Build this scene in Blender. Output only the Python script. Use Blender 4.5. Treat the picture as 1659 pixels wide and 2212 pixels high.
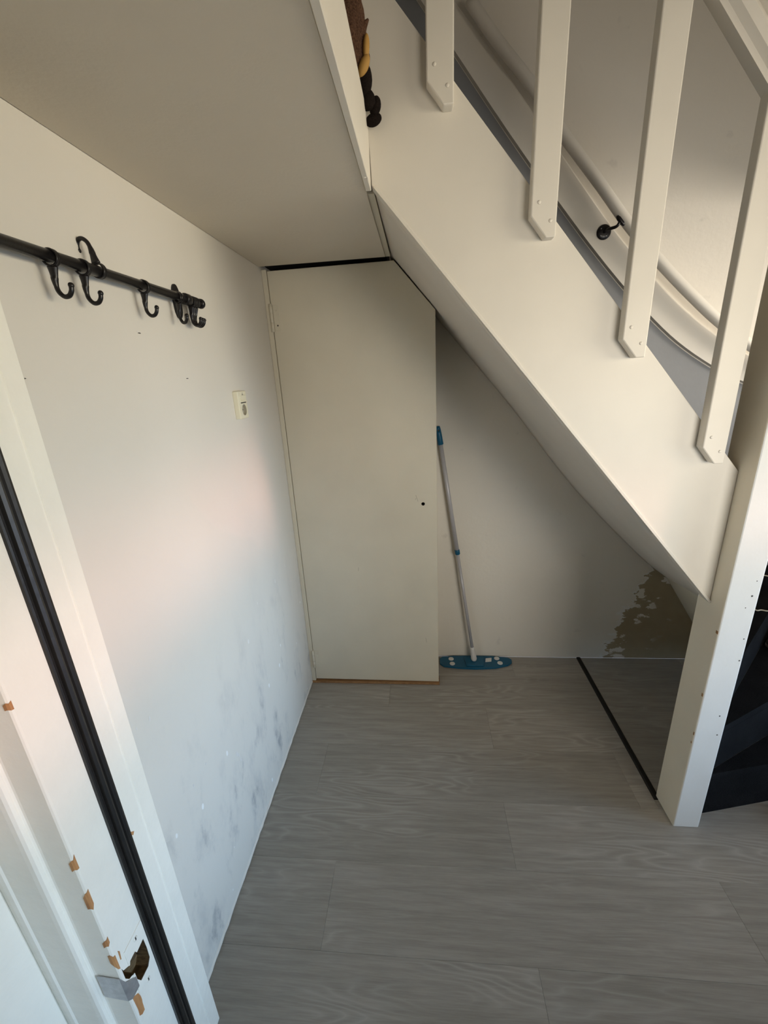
import bpy, bmesh, math, random
from mathutils import Vector, Matrix

random.seed(7)
scene = bpy.context.scene
for o in list(bpy.data.objects):
    bpy.data.objects.remove(o, do_unlink=True)

# ------------------------------------------------------------------ camera
cam_d = bpy.data.cameras.new('camera')
cam = bpy.data.objects.new('camera', cam_d)
scene.collection.objects.link(cam)
cam_d.sensor_fit = 'HORIZONTAL'
cam_d.sensor_width = 36.0
cam_d.lens = 897.862 / 1659 * 36.0
cam_d.clip_start = 0.02
f = 897.862


def cam_axes(vy=(907, 806), vd=(972, 3830)):
    cx, cy = 829.5, 1106.0
    Y = Vector((vy[0] - cx, -(vy[1] - cy), -f)).normalized()
    Z = -Vector((vd[0] - cx, -(vd[1] - cy), -f)).normalized()
    X = Y.cross(Z).normalized()
    Z = X.cross(Y)
    return Matrix((X, Y, Z))


M = cam_axes().to_4x4()
M.translation = (0, 0, 1.65)
cam.matrix_world = M
scene.camera = cam

# ------------------------------------------------------------------ light
scene.view_settings.view_transform = 'Standard'
scene.view_settings.look = 'None'
scene.view_settings.gamma = 1.0
scene.view_settings.use_curve_mapping = False
scene.view_settings.exposure = 0.2

world = bpy.data.worlds.new('sky')
scene.world = world
world.use_nodes = True
bg = world.node_tree.nodes['Background']
bg.inputs['Color'].default_value = (0.62, 0.72, 0.9, 1)
bg.inputs['Strength'].default_value = 1.0


def area(name, loc, direction, sx, sy, power, col, spread=180):
    l = bpy.data.lights.new(name, 'AREA')
    l.shape = 'RECTANGLE'
    l.size, l.size_y = sx, sy
    l.energy = power
    l.color = col
    l.spread = math.radians(spread)
    o = bpy.data.objects.new(name, l)
    scene.collection.objects.link(o)
    o.location = loc
    o.rotation_euler = Vector(direction).to_track_quat('-Z', 'Y').to_euler()
    return o


# daylight entering by the window in the right hand wall (low sky, brick fronts, sunlit street in bands) ...
WD = (-1, 0.33, 0.0)
area('window_daylight_low', (3.3, 0.2, 0.55), WD, 2.5, 0.7, 8.6, (0.40, 0.67, 1.0), 40)
area('window_daylight_middle', (3.3, 0.2, 1.22), WD, 2.5, 0.10, 0.75, (1.0, 0.52, 0.40), 9)
area('window_daylight_high', (3.3, 0.2, 1.70), WD, 2.5, 0.7, 8.2, (1.0, 0.88, 0.64), 52)
area('stair_wall_fill', (3.3, 1.35, 1.80), (-1, 0.42, 0.0), 0.7, 0.5, 5.6, (1.0, 0.91, 0.79), 60)  # extra lamp added to brighten the stair wall, no separate source behind it
# ... and by the glazed door behind the viewer's right shoulder
area('door_daylight_low', (1.25, -1.02, 1.25), (-0.25, 1, 0.02), 1.7, 0.4, 4.0, (0.84, 0.93, 1.0), 70)
area('door_daylight_high', (1.25, -1.02, 1.62), (-0.25, 1, -0.04), 1.7, 0.5, 8.6, (1.0, 0.86, 0.67), 90)

C = scene.collection

# ------------------------------------------------------------------ materials


def nn(nt, t, **kw):
    n = nt.nodes.new(t)
    for k, v in kw.items():
        setattr(n, k, v)
    return n


def base_mat(name):
    m = bpy.data.materials.new(name)
    m.use_nodes = True
    nt = m.node_tree
    return m, nt, nt.nodes['Principled BSDF']


def paint(name, col, rough=0.5, var=0.06, scale=6.0, bump=0.05, bscale=60.0, metallic=0.0, spec=0.4):
    m, nt, b = base_mat(name)
    tc = nn(nt, 'ShaderNodeTexCoord')
    nz = nn(nt, 'ShaderNodeTexNoise')
    nz.inputs['Scale'].default_value = scale
    nz.inputs['Detail'].default_value = 5
    nt.links.new(tc.outputs['Object'], nz.inputs['Vector'])
    r = nn(nt, 'ShaderNodeValToRGB')
    r.color_ramp.elements[0].position = 0.3
    r.color_ramp.elements[1].position = 0.7
    r.color_ramp.elements[0].color = tuple(c * (1 - var) for c in col) + (1,)
    r.color_ramp.elements[1].color = tuple(min(1, c * (1 + var)) for c in col) + (1,)
    nt.links.new(nz.outputs['Fac'], r.inputs['Fac'])
    nt.links.new(r.outputs['Color'], b.inputs['Base Color'])
    b.inputs['Roughness'].default_value = rough
    b.inputs['Metallic'].default_value = metallic
    b.inputs['Specular IOR Level'].default_value = spec
    if bump:
        n2 = nn(nt, 'ShaderNodeTexNoise')
        n2.inputs['Scale'].default_value = bscale
        n2.inputs['Detail'].default_value = 3
        nt.links.new(tc.outputs['Object'], n2.inputs['Vector'])
        bp = nn(nt, 'ShaderNodeBump')
        bp.inputs['Strength'].default_value = bump
        bp.inputs['Distance'].default_value = 0.01
        nt.links.new(n2.outputs['Fac'], bp.inputs['Height'])
        nt.links.new(bp.outputs['Normal'], b.inputs['Normal'])
    return m


def math_n(nt, op, a, b=None, c=None):
    n = nn(nt, 'ShaderNodeMath', operation=op)
    for i, v in enumerate((a, b, c)):
        if v is None:
            continue
        if isinstance(v, (int, float)):
            n.inputs[i].default_value = v
        else:
            nt.links.new(v, n.inputs[i])
    return n.outputs[0]


def mix_col(nt, fac, a, b):
    n = nn(nt, 'ShaderNodeMix', data_type='RGBA')
    if isinstance(fac, (int, float)):
        n.inputs[0].default_value = fac
    else:
        nt.links.new(fac, n.inputs[0])
    for idx, v in ((6, a), (7, b)):
        if isinstance(v, tuple):
            n.inputs[idx].default_value = v + (1,) if len(v) == 3 else v
        else:
            nt.links.new(v, n.inputs[idx])
    return n.outputs[2]


def noise(nt, vec, scale, detail=4, rough=0.5):
    n = nn(nt, 'ShaderNodeTexNoise')
    n.inputs['Scale'].default_value = scale
    n.inputs['Detail'].default_value = detail
    n.inputs['Roughness'].default_value = rough
    nt.links.new(vec, n.inputs['Vector'])
    return n.outputs['Fac']


def mapping(nt, vec, scale=(1, 1, 1), loc=(0, 0, 0)):
    n = nn(nt, 'ShaderNodeMapping')
    n.inputs['Scale'].default_value = scale
    n.inputs['Location'].default_value = loc
    nt.links.new(vec, n.inputs['Vector'])
    return n.outputs['Vector']


def sstep(nt, v, lo, hi):
    n = nn(nt, 'ShaderNodeMapRange', interpolation_type='SMOOTHSTEP')
    nt.links.new(v, n.inputs['Value'])
    n.inputs['From Min'].default_value = lo
    n.inputs['From Max'].default_value = hi
    return n.outputs['Result']


def wall_left_mat():
    """white wall paint with scuffs and pale chips towards the floor"""
    m, nt, b = base_mat('wall_paint_scuffed')
    tc = nn(nt, 'ShaderNodeTexCoord')
    obj = tc.outputs['Object']
    sep = nn(nt, 'ShaderNodeSeparateXYZ')
    nt.links.new(obj, sep.inputs[0])
    base = mix_col(nt, noise(nt, obj, 3, 4), (0.69, 0.655, 0.59), (0.745, 0.712, 0.65))
    low = sstep(nt, sep.outputs['Z'], 1.15, 0.2)
    sm = noise(nt, mapping(nt, obj, (1, 9, 4.5)), 1.0, 7, 0.65)
    smf = math_n(nt, 'MULTIPLY', sstep(nt, sm, 0.47, 0.74), low)
    sm2 = noise(nt, mapping(nt, obj, (1, 26, 12)), 1.0, 4, 0.6)
    smf2 = math_n(nt, 'MULTIPLY', math_n(nt, 'MULTIPLY', sstep(nt, sm2, 0.5, 0.64), low), smf)
    c1 = mix_col(nt, math_n(nt, 'MULTIPLY', smf, 0.42), base, (0.36, 0.37, 0.38))
    c1 = mix_col(nt, math_n(nt, 'MULTIPLY', smf2, 0.6), c1, (0.24, 0.25, 0.26))
    vor = nn(nt, 'ShaderNodeTexVoronoi')
    vor.inputs['Scale'].default_value = 9
    nt.links.new(mapping(nt, obj, (1, 1.6, 0.9)), vor.inputs['Vector'])
    ch = noise(nt, obj, 38, 2)
    fl = math_n(nt, 'ADD', vor.outputs['Distance'], math_n(nt, 'MULTIPLY', ch, 0.12))
    flf = math_n(nt, 'MULTIPLY', sstep(nt, fl, 0.145, 0.125), low)
    c2 = mix_col(nt, flf, c1, (0.93, 0.93, 0.92))
    nt.links.new(c2, b.inputs['Base Color'])
    b.inputs['Roughness'].default_value = 0.55
    bp = nn(nt, 'ShaderNodeBump')
    bp.inputs['Strength'].default_value = 0.12
    bp.inputs['Distance'].default_value = 0.004
    nt.links.new(math_n(nt, 'ADD', noise(nt, obj, 55, 4), math_n(nt, 'MULTIPLY', noise(nt, obj, 7, 2), 2.0)), bp.inputs['Height'])
    nt.links.new(bp.outputs['Normal'], b.inputs['Normal'])
    return m


def wall_back_mat():
    """painted plaster whose paint has come off a board in the low corner under the stairs"""
    m, nt, b = base_mat('wall_paint_peeling')
    tc = nn(nt, 'ShaderNodeTexCoord')
    obj = tc.outputs['Object']
    sep = nn(nt, 'ShaderNodeSeparateXYZ')
    nt.links.new(obj, sep.inputs[0])
    X, Z = sep.outputs['X'], sep.outputs['Z']
    base = mix_col(nt, noise(nt, obj, 3.2, 5), (0.74, 0.69, 0.60), (0.80, 0.75, 0.665))
    spot = sstep(nt, noise(nt, obj, 13, 3), 0.66, 0.76)
    base = mix_col(nt, math_n(nt, 'MULTIPLY', spot, 0.22), base, (0.42, 0.40, 0.37))
    n1 = math_n(nt, 'SUBTRACT', noise(nt, obj, 7, 6, 0.6), 0.5)
    n2 = math_n(nt, 'SUBTRACT', noise(nt, mapping(nt, obj, (1, 1, 2.6)), 12, 4, 0.6), 0.5)
    d = math_n(nt, 'SUBTRACT', X, math_n(nt, 'ADD', 1.02, math_n(nt, 'MULTIPLY', Z, 0.36)))
    d = math_n(nt, 'ADD', d, math_n(nt, 'ADD', math_n(nt, 'MULTIPLY', n1, 0.16), math_n(nt, 'MULTIPLY', n2, 0.16)))
    edge = sstep(nt, d, 0.0, 0.008)
    upper = sstep(nt, math_n(nt, 'ADD', Z, math_n(nt, 'MULTIPLY', n1, 0.3)), 0.70, 0.66)
    isl = sstep(nt, noise(nt, mapping(nt, obj, (1, 1, 2.2)), 9, 5, 0.6), 0.60, 0.615)
    isl = math_n(nt, 'MULTIPLY', isl, sstep(nt, d, 0.28, 0.1))
    pf = math_n(nt, 'MULTIPLY', math_n(nt, 'MULTIPLY', edge, upper), math_n(nt, 'SUBTRACT', 1.0, isl))
    brown = mix_col(nt, noise(nt, obj, 16, 4), (0.34, 0.27, 0.17), (0.42, 0.345, 0.22))
    rim = math_n(nt, 'MULTIPLY', sstep(nt, d, -0.02, 0.0), math_n(nt, 'SUBTRACT', 1.0, edge))
    base = mix_col(nt, math_n(nt, 'MULTIPLY', rim, upper), base, (0.8, 0.78, 0.73))
    nt.links.new(mix_col(nt, pf, base, brown), b.inputs['Base Color'])
    b.inputs['Roughness'].default_value = 0.75
    bp = nn(nt, 'ShaderNodeBump')
    bp.inputs['Strength'].default_value = 0.25
    bp.inputs['Distance'].default_value = 0.004
    nt.links.new(math_n(nt, 'SUBTRACT', noise(nt, obj, 45, 4), math_n(nt, 'MULTIPLY', pf, 1.0)), bp.inputs['Height'])
    nt.links.new(bp.outputs['Normal'], b.inputs['Normal'])
    return m


def plank_mat():
    """grey oak vinyl: long streaks plus cathedral figure, shifted per plank"""
    m, nt, b = base_mat('grey_oak_vinyl')
    tc = nn(nt, 'ShaderNodeTexCoord')
    oi = nn(nt, 'ShaderNodeObjectInfo')
    off = nn(nt, 'ShaderNodeVectorMath', operation='SCALE')
    comb = nn(nt, 'ShaderNodeCombineXYZ')
    nt.links.new(oi.outputs['Random'], comb.inputs[0])
    nt.links.new(math_n(nt, 'MULTIPLY', oi.outputs['Random'], 3.7), comb.inputs[1])
    nt.links.new(comb.outputs[0], off.inputs[0])
    off.inputs['Scale'].default_value = 17.0
    add = nn(nt, 'ShaderNodeVectorMath', operation='ADD')
    nt.links.new(tc.outputs['Object'], add.inputs[0])
    nt.links.new(off.outputs[0], add.inputs[1])
    v = add.outputs[0]
    streak = noise(nt, mapping(nt, v, (1.6, 26, 1)), 2.2, 8, 0.65)
    fine = noise(nt, mapping(nt, v, (7, 150, 1)), 2.0, 4, 0.6)
    # cathedral grain = contour lines of a stretched noise
    h = noise(nt, mapping(nt, v, (0.85, 6.2, 1)), 1.5, 2, 0.42)
    h = math_n(nt, 'ADD', h, math_n(nt, 'MULTIPLY', noise(nt, mapping(nt, v, (14, 40, 1)), 1.0, 3), 0.025))
    ring = math_n(nt, 'PINGPONG', math_n(nt, 'MULTIPLY', h, 34.0), 1.0)
    ring = math_n(nt, 'POWER', ring, 2.2)
    figure = sstep(nt, noise(nt, mapping(nt, v, (1.0, 3.2, 1)), 1.3, 2), 0.44, 0.62)
    ring = math_n(nt, 'MULTIPLY', ring, figure)
    t = math_n(nt, 'ADD', math_n(nt, 'MULTIPLY', streak, 0.7), math_n(nt, 'MULTIPLY', fine, 0.3))
    c = mix_col(nt, sstep(nt, t, 0.3, 0.7), (0.285, 0.263, 0.230), (0.405, 0.378, 0.338))
    c = mix_col(nt, math_n(nt, 'MULTIPLY', ring, 0.6), c, (0.49, 0.47, 0.43))
    tone = math_n(nt, 'MULTIPLY_ADD', oi.outputs['Random'], 0.13, 0.93)
    sc = nn(nt, 'ShaderNodeVectorMath', operation='SCALE')
    nt.links.new(c, sc.inputs[0])
    nt.links.new(tone, sc.inputs['Scale'])
    nt.links.new(sc.outputs[0], b.inputs['Base Color'])
    b.inputs['Roughness'].default_value = 0.42
    b.inputs['Specular IOR Level'].default_value = 0.4
    bp = nn(nt, 'ShaderNodeBump')
    bp.inputs['Strength'].default_value = 0.08
    bp.inputs['Distance'].default_value = 0.002
    nt.links.new(t, bp.inputs['Height'])
    nt.links.new(bp.outputs['Normal'], b.inputs['Normal'])
    return m


def carpet_mat(name, col, bscale=260):
    m, nt, b = base_mat(name)
    tc = nn(nt, 'ShaderNodeTexCoord')
    obj = tc.outputs['Object']
    n1 = noise(nt, obj, bscale, 3, 0.7)
    n2 = noise(nt, obj, 9, 4)
    fac = math_n(nt, 'ADD', math_n(nt, 'MULTIPLY', n1, 0.6), math_n(nt, 'MULTIPLY', n2, 0.4))
    nt.links.new(mix_col(nt, sstep(nt, fac, 0.35, 0.65), tuple(c * 0.5 for c in col), tuple(c * 1.6 for c in col)), b.inputs['Base Color'])
    b.inputs['Roughness'].default_value = 0.95
    b.inputs['Specular IOR Level'].default_value = 0.1
    bp = nn(nt, 'ShaderNodeBump')
    bp.inputs['Strength'].default_value = 0.7
    bp.inputs['Distance'].default_value = 0.006
    nt.links.new(n1, bp.inputs['Height'])
    nt.links.new(bp.outputs['Normal'], b.inputs['Normal'])
    return m


def wood_mat(name, c1, c2, scale=(3, 30, 3)):
    m, nt, b = base_mat(name)
    tc = nn(nt, 'ShaderNodeTexCoord')
    n1 = noise(nt, mapping(nt, tc.outputs['Object'], scale), 6, 6, 0.65)
    nt.links.new(mix_col(nt, sstep(nt, n1, 0.3, 0.7), c1, c2), b.inputs['Base Color'])
    b.inputs['Roughness'].default_value = 0.7
    return m


MT = {}
MT['wall_left'] = wall_left_mat()
MT['wall_back'] = wall_back_mat()
MT['wall'] = paint('wall_paint_plain', (0.64, 0.60, 0.53), 0.7, 0.04, 3, 0.15, 50)
MT['ceiling'] = paint('ceiling_panel_paint', (0.70, 0.635, 0.53), 0.6, 0.03, 3, 0.06, 90)
MT['gap_shade'] = paint('gap_shade_timber', (0.05, 0.045, 0.04), 0.9)  # near black: shade of the gap over the cupboard door put into the colour
MT['white'] = paint('white_gloss_paint', (0.76, 0.715, 0.635), 0.46, 0.03, 5, 0.05, 25)
MT['post'] = paint('cool_white_post_paint', (0.72, 0.725, 0.71), 0.4, 0.03, 6, 0.08, 30)
MT['post_cream'] = paint('cream_post_paint', (0.80, 0.73, 0.59), 0.45, 0.03, 6, 0.08, 30)
MT['frame'] = paint('door_frame_gloss_paint', (0.93, 0.905, 0.82), 0.26, 0.03, 9, 0.12, 35)
MT['closet'] = paint('cupboard_door_cream_paint', (0.68, 0.63, 0.51), 0.5, 0.03, 5, 0.04, 70)
MT['soffit'] = paint('soffit_grey_white_paint', (0.68, 0.635, 0.565), 0.55, 0.03, 4, 0.05, 50)
MT['dado'] = paint('slate_grey_wall_paint', (0.25, 0.255, 0.262), 0.5, 0.05, 4, 0.05, 50)
MT['plank'] = plank_mat()
MT['joint'] = paint('floor_joint_dark', (0.15, 0.14, 0.125), 0.8)
MT['black_strip'] = paint('black_rubber_strip', (0.012, 0.012, 0.012), 0.6, 0.1)
MT['rubber'] = paint('black_rubber_seal', (0.012, 0.011, 0.010), 0.38, 0.2, 20)
MT['iron'] = paint('black_iron', (0.010, 0.009, 0.010), 0.32, 0.2, 30, 0.03, 200)
MT['carpet'] = carpet_mat('black_stair_carpet', (0.0065, 0.0066, 0.0072))
MT['mat'] = carpet_mat('black_floor_mat', (0.007, 0.007, 0.0072), 330)
MT['raw_wood'] = wood_mat('bare_brown_wood', (0.22, 0.11, 0.045), (0.40, 0.22, 0.09))
MT['hole_wood'] = wood_mat('dark_splintered_wood', (0.05, 0.03, 0.012), (0.22, 0.14, 0.06), (8, 8, 40))
MT['orange_wood'] = wood_mat('orange_primer_wood', (0.42, 0.19, 0.07), (0.55, 0.28, 0.11))
MT['steel'] = paint('bare_steel', (0.55, 0.55, 0.56), 0.35, 0.15, 60, 0.1, 80, 0.7)
MT['blue'] = paint('blue_plastic', (0.006, 0.10, 0.19), 0.38, 0.04)
MT['alu'] = paint('pale_grey_mop_pole', (0.50, 0.49, 0.51), 0.38, 0.03, 20, 0, 1, 0.15)
MT['white_plastic'] = paint('white_plastic', (0.72, 0.70, 0.67), 0.45, 0.02)
MT['cream_plastic'] = paint('cream_plastic', (0.80, 0.755, 0.59), 0.4, 0.02)
MT['recess_plastic'] = paint('cream_grey_plastic', (0.42, 0.38, 0.29), 0.5, 0.02)
MT['ink'] = paint('dark_marking', (0.05, 0.045, 0.04), 0.6)
MT['fur'] = carpet_mat('brown_fleece', (0.085, 0.045, 0.028), 300)
MT['fur_dark'] = carpet_mat('black_brown_plush', (0.010, 0.007, 0.006), 300)
MT['yellow'] = paint('mustard_felt', (0.42, 0.235, 0.06), 0.8, 0.05)
MT['shoe'] = paint('taupe_shoe_fabric', (0.17, 0.15, 0.13), 0.8, 0.15, 60, 0.2, 200)
MT['cable'] = paint('white_cable', (0.66, 0.62, 0.50), 0.45)
MT['glass'] = None
mg, ntg, bgl = base_mat('window_glass')
bgl.inputs['Transmission Weight'].default_value = 1.0
bgl.inputs['Roughness'].default_value = 0.0
tcg = nn(ntg, 'ShaderNodeTexCoord')
ntg.links.new(mix_col(ntg, noise(ntg, tcg.outputs['Object'], 2), (0.95, 0.97, 0.96), (1, 1, 1)), bgl.inputs['Base Color'])
MT['glass'] = mg

# ------------------------------------------------------------------ mesh helpers


def link(name, me, mat, parent=None):
    o = bpy.data.objects.new(name, me)
    C.objects.link(o)
    if mat is not None:
        me.materials.clear()
        me.materials.append(mat)
    if parent is not None:
        o.parent = parent
    return o


def from_bm(name, bm, mat, parent=None, smooth=False):
    bmesh.ops.recalc_face_normals(bm, faces=bm.faces)
    me = bpy.data.meshes.new(name)
    bm.to_mesh(me)
    bm.free()
    if smooth:
        for p in me.polygons:
            p.use_smooth = True
    return link(name, me, mat, parent)


def bevel(bm, w, seg=1):
    if w:
        bmesh.ops.bevel(bm, geom=list(bm.edges), offset=w, segments=seg, affect='EDGES', profile=0.5, clamp_overlap=True)


def add_box(bm, x0, x1, y0, y1, z0, z1):
    v = [bm.verts.new(p) for p in ((x0, y0, z0), (x1, y0, z0), (x1, y1, z0), (x0, y1, z0), (x0, y0, z1), (x1, y0, z1), (x1, y1, z1), (x0, y1, z1))]
    for q in ((0, 3, 2, 1), (4, 5, 6, 7), (0, 1, 5, 4), (1, 2, 6, 5), (2, 3, 7, 6), (3, 0, 4, 7)):
        bm.faces.new([v[i] for i in q])


def box(name, x0, x1, y0, y1, z0, z1, mat, parent=None, bev=0.0, seg=1):
    bm = bmesh.new()
    add_box(bm, x0, x1, y0, y1, z0, z1)
    bevel(bm, bev, seg)
    return from_bm(name, bm, mat, parent)


def add_prism(bm, pts, axis, a, b):
    """pts: 2-D outline; axis the extrusion axis; other two axes in order x,y,z"""
    def mk(p, t):
        if axis == 'x':
            return (t, p[0], p[1])
        if axis == 'y':
            return (p[0], t, p[1])
        return (p[0], p[1], t)
    v0 = [bm.verts.new(mk(p, a)) for p in pts]
    v1 = [bm.verts.new(mk(p, b)) for p in pts]
    n = len(pts)
    bm.faces.new(v0)
    bm.faces.new(v1)
    for i in range(n):
        bm.faces.new((v0[i], v0[(i + 1) % n], v1[(i + 1) % n], v1[i]))


def prism(name, pts, axis, a, b, mat, parent=None, bev=0.0, seg=1):
    bm = bmesh.new()
    add_prism(bm, pts, axis, a, b)
    bevel(bm, bev, seg)
    return from_bm(name, bm, mat, parent)


def catmull(pts, n=6):
    out = []
    P = [Vector(p) for p in pts]
    P = [P[0] * 2 - P[1]] + P + [P[-1] * 2 - P[-2]]
    for i in range(1, len(P) - 2):
        for k in range(n):
            t = k / n
            a, b, c, d = P[i - 1], P[i], P[i + 1], P[i + 2]
            out.append(0.5 * ((2 * b) + (-a + c) * t + (2 * a - 5 * b + 4 * c - d) * t * t + (-a + 3 * b - 3 * c + d) * t ** 3))
    out.append(P[-2])
    return out


def add_tube(bm, pts, rad, n=12, cap=True):
    pts = [Vector(p) for p in pts]
    rads = rad if isinstance(rad, (list, tuple)) else [rad] * len(pts)
    rings = []
    t0 = (pts[1] - pts[0]).normalized()
    ref = Vector((0, 0, 1)) if abs(t0.z) < 0.9 else Vector((0, 1, 0))
    u = t0.cross(ref).normalized()
    for i, p in enumerate(pts):
        t = (pts[min(i + 1, len(pts) - 1)] - pts[max(i - 1, 0)]).normalized()
        u = (u - t * u.dot(t)).normalized()
        w = t.cross(u)
        rings.append([bm.verts.new(p + (u * math.cos(2 * math.pi * k / n) + w * math.sin(2 * math.pi * k / n)) * rads[i]) for k in range(n)])
    for a, b in zip(rings, rings[1:]):
        for k in range(n):
            bm.faces.new((a[k], a[(k + 1) % n], b[(k + 1) % n], b[k]))
    if cap:
        bm.faces.new(rings[0])
        bm.faces.new(rings[-1])


def tube(name, pts, rad, mat, parent=None, n=12):
    bm = bmesh.new()
    add_tube(bm, pts, rad, n)
    return from_bm(name, bm, mat, parent, True)


def add_ball(bm, c, r, sx=1, sy=1, sz=1, seg=12, rot=None):
    mat = Matrix.Translation(c) @ (rot.to_4x4() if rot else Matrix.Identity(4)) @ Matrix.Diagonal((r * sx, r * sy, r * sz, 1))
    bmesh.ops.create_uvsphere(bm, u_segments=seg, v_segments=max(6, seg // 2 + 2), radius=1, matrix=mat)


def add_lathe(bm, prof, axis_o, axis_d, n=24):
    """prof: list of (distance along axis, radius)"""
    d = Vector(axis_d).normalized()
    ref = Vector((0, 0, 1)) if abs(d.z) < 0.9 else Vector((1, 0, 0))
    u = d.cross(ref).normalized()
    w = d.cross(u)
    o = Vector(axis_o)
    rings = []
    for h, r in prof:
        rings.append([bm.verts.new(o + d * h + (u * math.cos(2 * math.pi * k / n) + w * math.sin(2 * math.pi * k / n)) * r) for k in range(n)])
    for a, b in zip(rings, rings[1:]):
        for k in range(n):
            bm.faces.new((a[k], a[(k + 1) % n], b[(k + 1) % n], b[k]))
    bm.faces.new(rings[0])
    bm.faces.new(rings[-1])


def lathe(name, prof, o, d, mat, parent=None, n=24):
    bm = bmesh.new()
    add_lathe(bm, prof, o, d, n)
    ob = from_bm(name, bm, mat, parent)
    for p in ob.data.polygons:
        p.use_smooth = len(p.vertices) == 4
    return ob


def carve(o, cutter_bm, mat):
    """cut a real hole into o; its inside takes mat"""
    c = from_bm('cutter', cutter_bm, mat)
    md = o.modifiers.new('b', 'BOOLEAN')
    md.operation = 'DIFFERENCE'
    md.solver = 'EXACT'
    md.object = c
    md.material_mode = 'TRANSFER'
    dg = bpy.context.evaluated_depsgraph_get()
    me = bpy.data.meshes.new_from_object(o.evaluated_get(dg), preserve_all_data_layers=True, depsgraph=dg)
    o.modifiers.clear()
    o.data = me
    bpy.data.objects.remove(c, do_unlink=True)


def empty(name, loc, label=None, cat=None, group=None):
    o = bpy.data.objects.new(name, None)
    C.objects.link(o)
    o.location = loc
    if label:
        tag(o, label, cat, group)
    return o


def tag(o, label, cat, group=None):
    o['label'] = label
    o['category'] = cat
    if group:
        o['group'] = group
    return o


def struct(o, label=None):
    o['kind'] = 'structure'
    if label:
        o['label'] = label
    return o


def adopt(o, parent):
    """parent keeping the world place (parents here are plain translations)"""
    o.parent = parent
    o.matrix_parent_inverse = Matrix.Translation(-parent.location)
    return o


# ------------------------------------------------------------------ the room
XL, YB, ZC = -0.65, 2.156, 2.095        # left wall, back wall, underside of the landing
XR, YF, ZT = 3.4, -1.1, 3.3
YD_ = 1.905

fl = struct(box('floor', XL - 0.1, XR, YF, YB, -0.12, -0.004, MT['joint']), 'grey oak-look plank floor running into the cupboard alcove')


def plank(x0, x1, y0, y1):
    if x1 - x0 < 0.02 or y1 - y0 < 0.02:
        return
    g = 0.0002
    w, d = x1 - x0 - 2 * g, y1 - y0 - 2 * g
    bm = bmesh.new()
    add_box(bm, -w / 2, w / 2, -d / 2, d / 2, -0.004, 0)
    top = [e for e in bm.edges if all(v.co.z > -0.001 for v in e.verts)]
    bmesh.ops.bevel(bm, geom=top, offset=0.0004, segments=1, affect='EDGES')
    o = from_bm('plank', bm, MT['plank'], fl)
    o.location = ((x0 + x1) / 2, (y0 + y1) / 2, 0)


rows = [(-1.1, -0.98, 0.0), (-0.98, -0.735, 0.6), (-0.735, -0.49, 1.1), (-0.49, -0.24, -0.34), (-0.24, 0.01, 0.3), (0.01, 0.265, 0.72), (0.265, 0.51, -0.2),
        (0.51, 0.757, 0.304), (0.757, 1.006, -0.338), (1.006, 1.247, 0.296), (1.247, 1.50, -0.47), (1.50, 1.742, 0.30), (1.742, 1.985, -0.2), (1.985, YB, 0.5)]
STRIP0, STRIP1, STRIPY = 0.888, 0.912, 1.285
for y0, y1, j in rows:
    cuts = [XL]
    x = j
    while x > XL:
        x -= 1.29
    x += 1.29
    while x < XR:
        cuts.append(x)
        x += 1.29
    cuts.append(XR)
    for a, b in zip(cuts, cuts[1:]):
        if y1 <= STRIPY:
            plank(a, b, y0, y1)
        elif y0 < STRIPY:
            plank(a, min(b, STRIP0), y0, y1)
            if b > STRIP0:
                plank(max(a, STRIP0), b, y0, STRIPY)
        else:
            plank(a, min(b, STRIP0), y0, y1)
for y0, y1, j in ((STRIPY, 1.41, 1.7), (1.41, 1.66, 1.25), (1.66, 1.91, 1.8), (1.91, YB, 1.45)):
    plank(STRIP1, j, y0, y1)
    plank(j, XR, y0, y1)
struct(prism('trim_1', [(STRIP0 + 0.001, -0.003), (STRIP0 + 0.001, 0.002), (STRIP0 + 0.006, 0.004), (STRIP1 - 0.006, 0.004), (STRIP1 - 0.001, 0.002), (STRIP1 - 0.001, -0.003)], 'y', STRIPY, YB - 0.001, MT['black_strip']),
       'thin black floor transition strip from newel post to back wall')

struct(box('wall_left', XL - 0.1, XL, 0.604, YB + 0.1, 0.0, ZT, MT['wall_left']), 'white scuffed wall carrying the hook rail')
wl = bpy.data.objects['wall_left']
for (y, z, r, mt) in ((0.725, 0.911, 0.006, 'white_plastic'), (0.682, 0.926, 0.004, 'white_plastic'), (1.041, 0.447, 0.008, 'white_plastic'), (1.056, 0.405, 0.007, 'white_plastic'), (1.05, 0.43, 0.006, 'white_plastic'),
                      (0.878, 0.592, 0.004, 'white_plastic'), (0.808, 0.596, 0.003, 'white_plastic'), (0.997, 1.774, 0.005, 'white_plastic'), (1.003, 1.771, 0.003, 'ink'), (0.668, 1.674, 0.0025, 'ink'),
                      (1.177, 1.668, 0.003, 'ink'), (1.604, 0.932, 0.004, 'white_plastic'), (1.666, 0.593, 0.004, 'white_plastic')):
    pts = []
    for k in range(7):
        a = 2 * math.pi * k / 7
        rr = r * random.uniform(0.5, 1.15)
        pts.append((y + rr * math.cos(a) * (2.2 if z > 1.6 and mt == 'ink' else 0.8), z + rr * math.sin(a) * (0.5 if z > 1.6 else 1.6)))
    prism('paint_chip', pts, 'x', XL - 0.001, XL + 0.0006, MT[mt], wl)
bm = bmesh.new()
ys = [0.604 + (YD_ - 0.604) * k / 60 for k in range(61)]
A = [[bm.verts.new((XL - 0.001, y, 0.0055)), bm.verts.new((XL + random.uniform(0.002, 0.0045), y, 0.006)), bm.verts.new((XL + random.uniform(0.002, 0.004), y, random.uniform(0.010, 0.016))), bm.verts.new((XL - 0.001, y, 0.019))] for y in ys]
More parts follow.
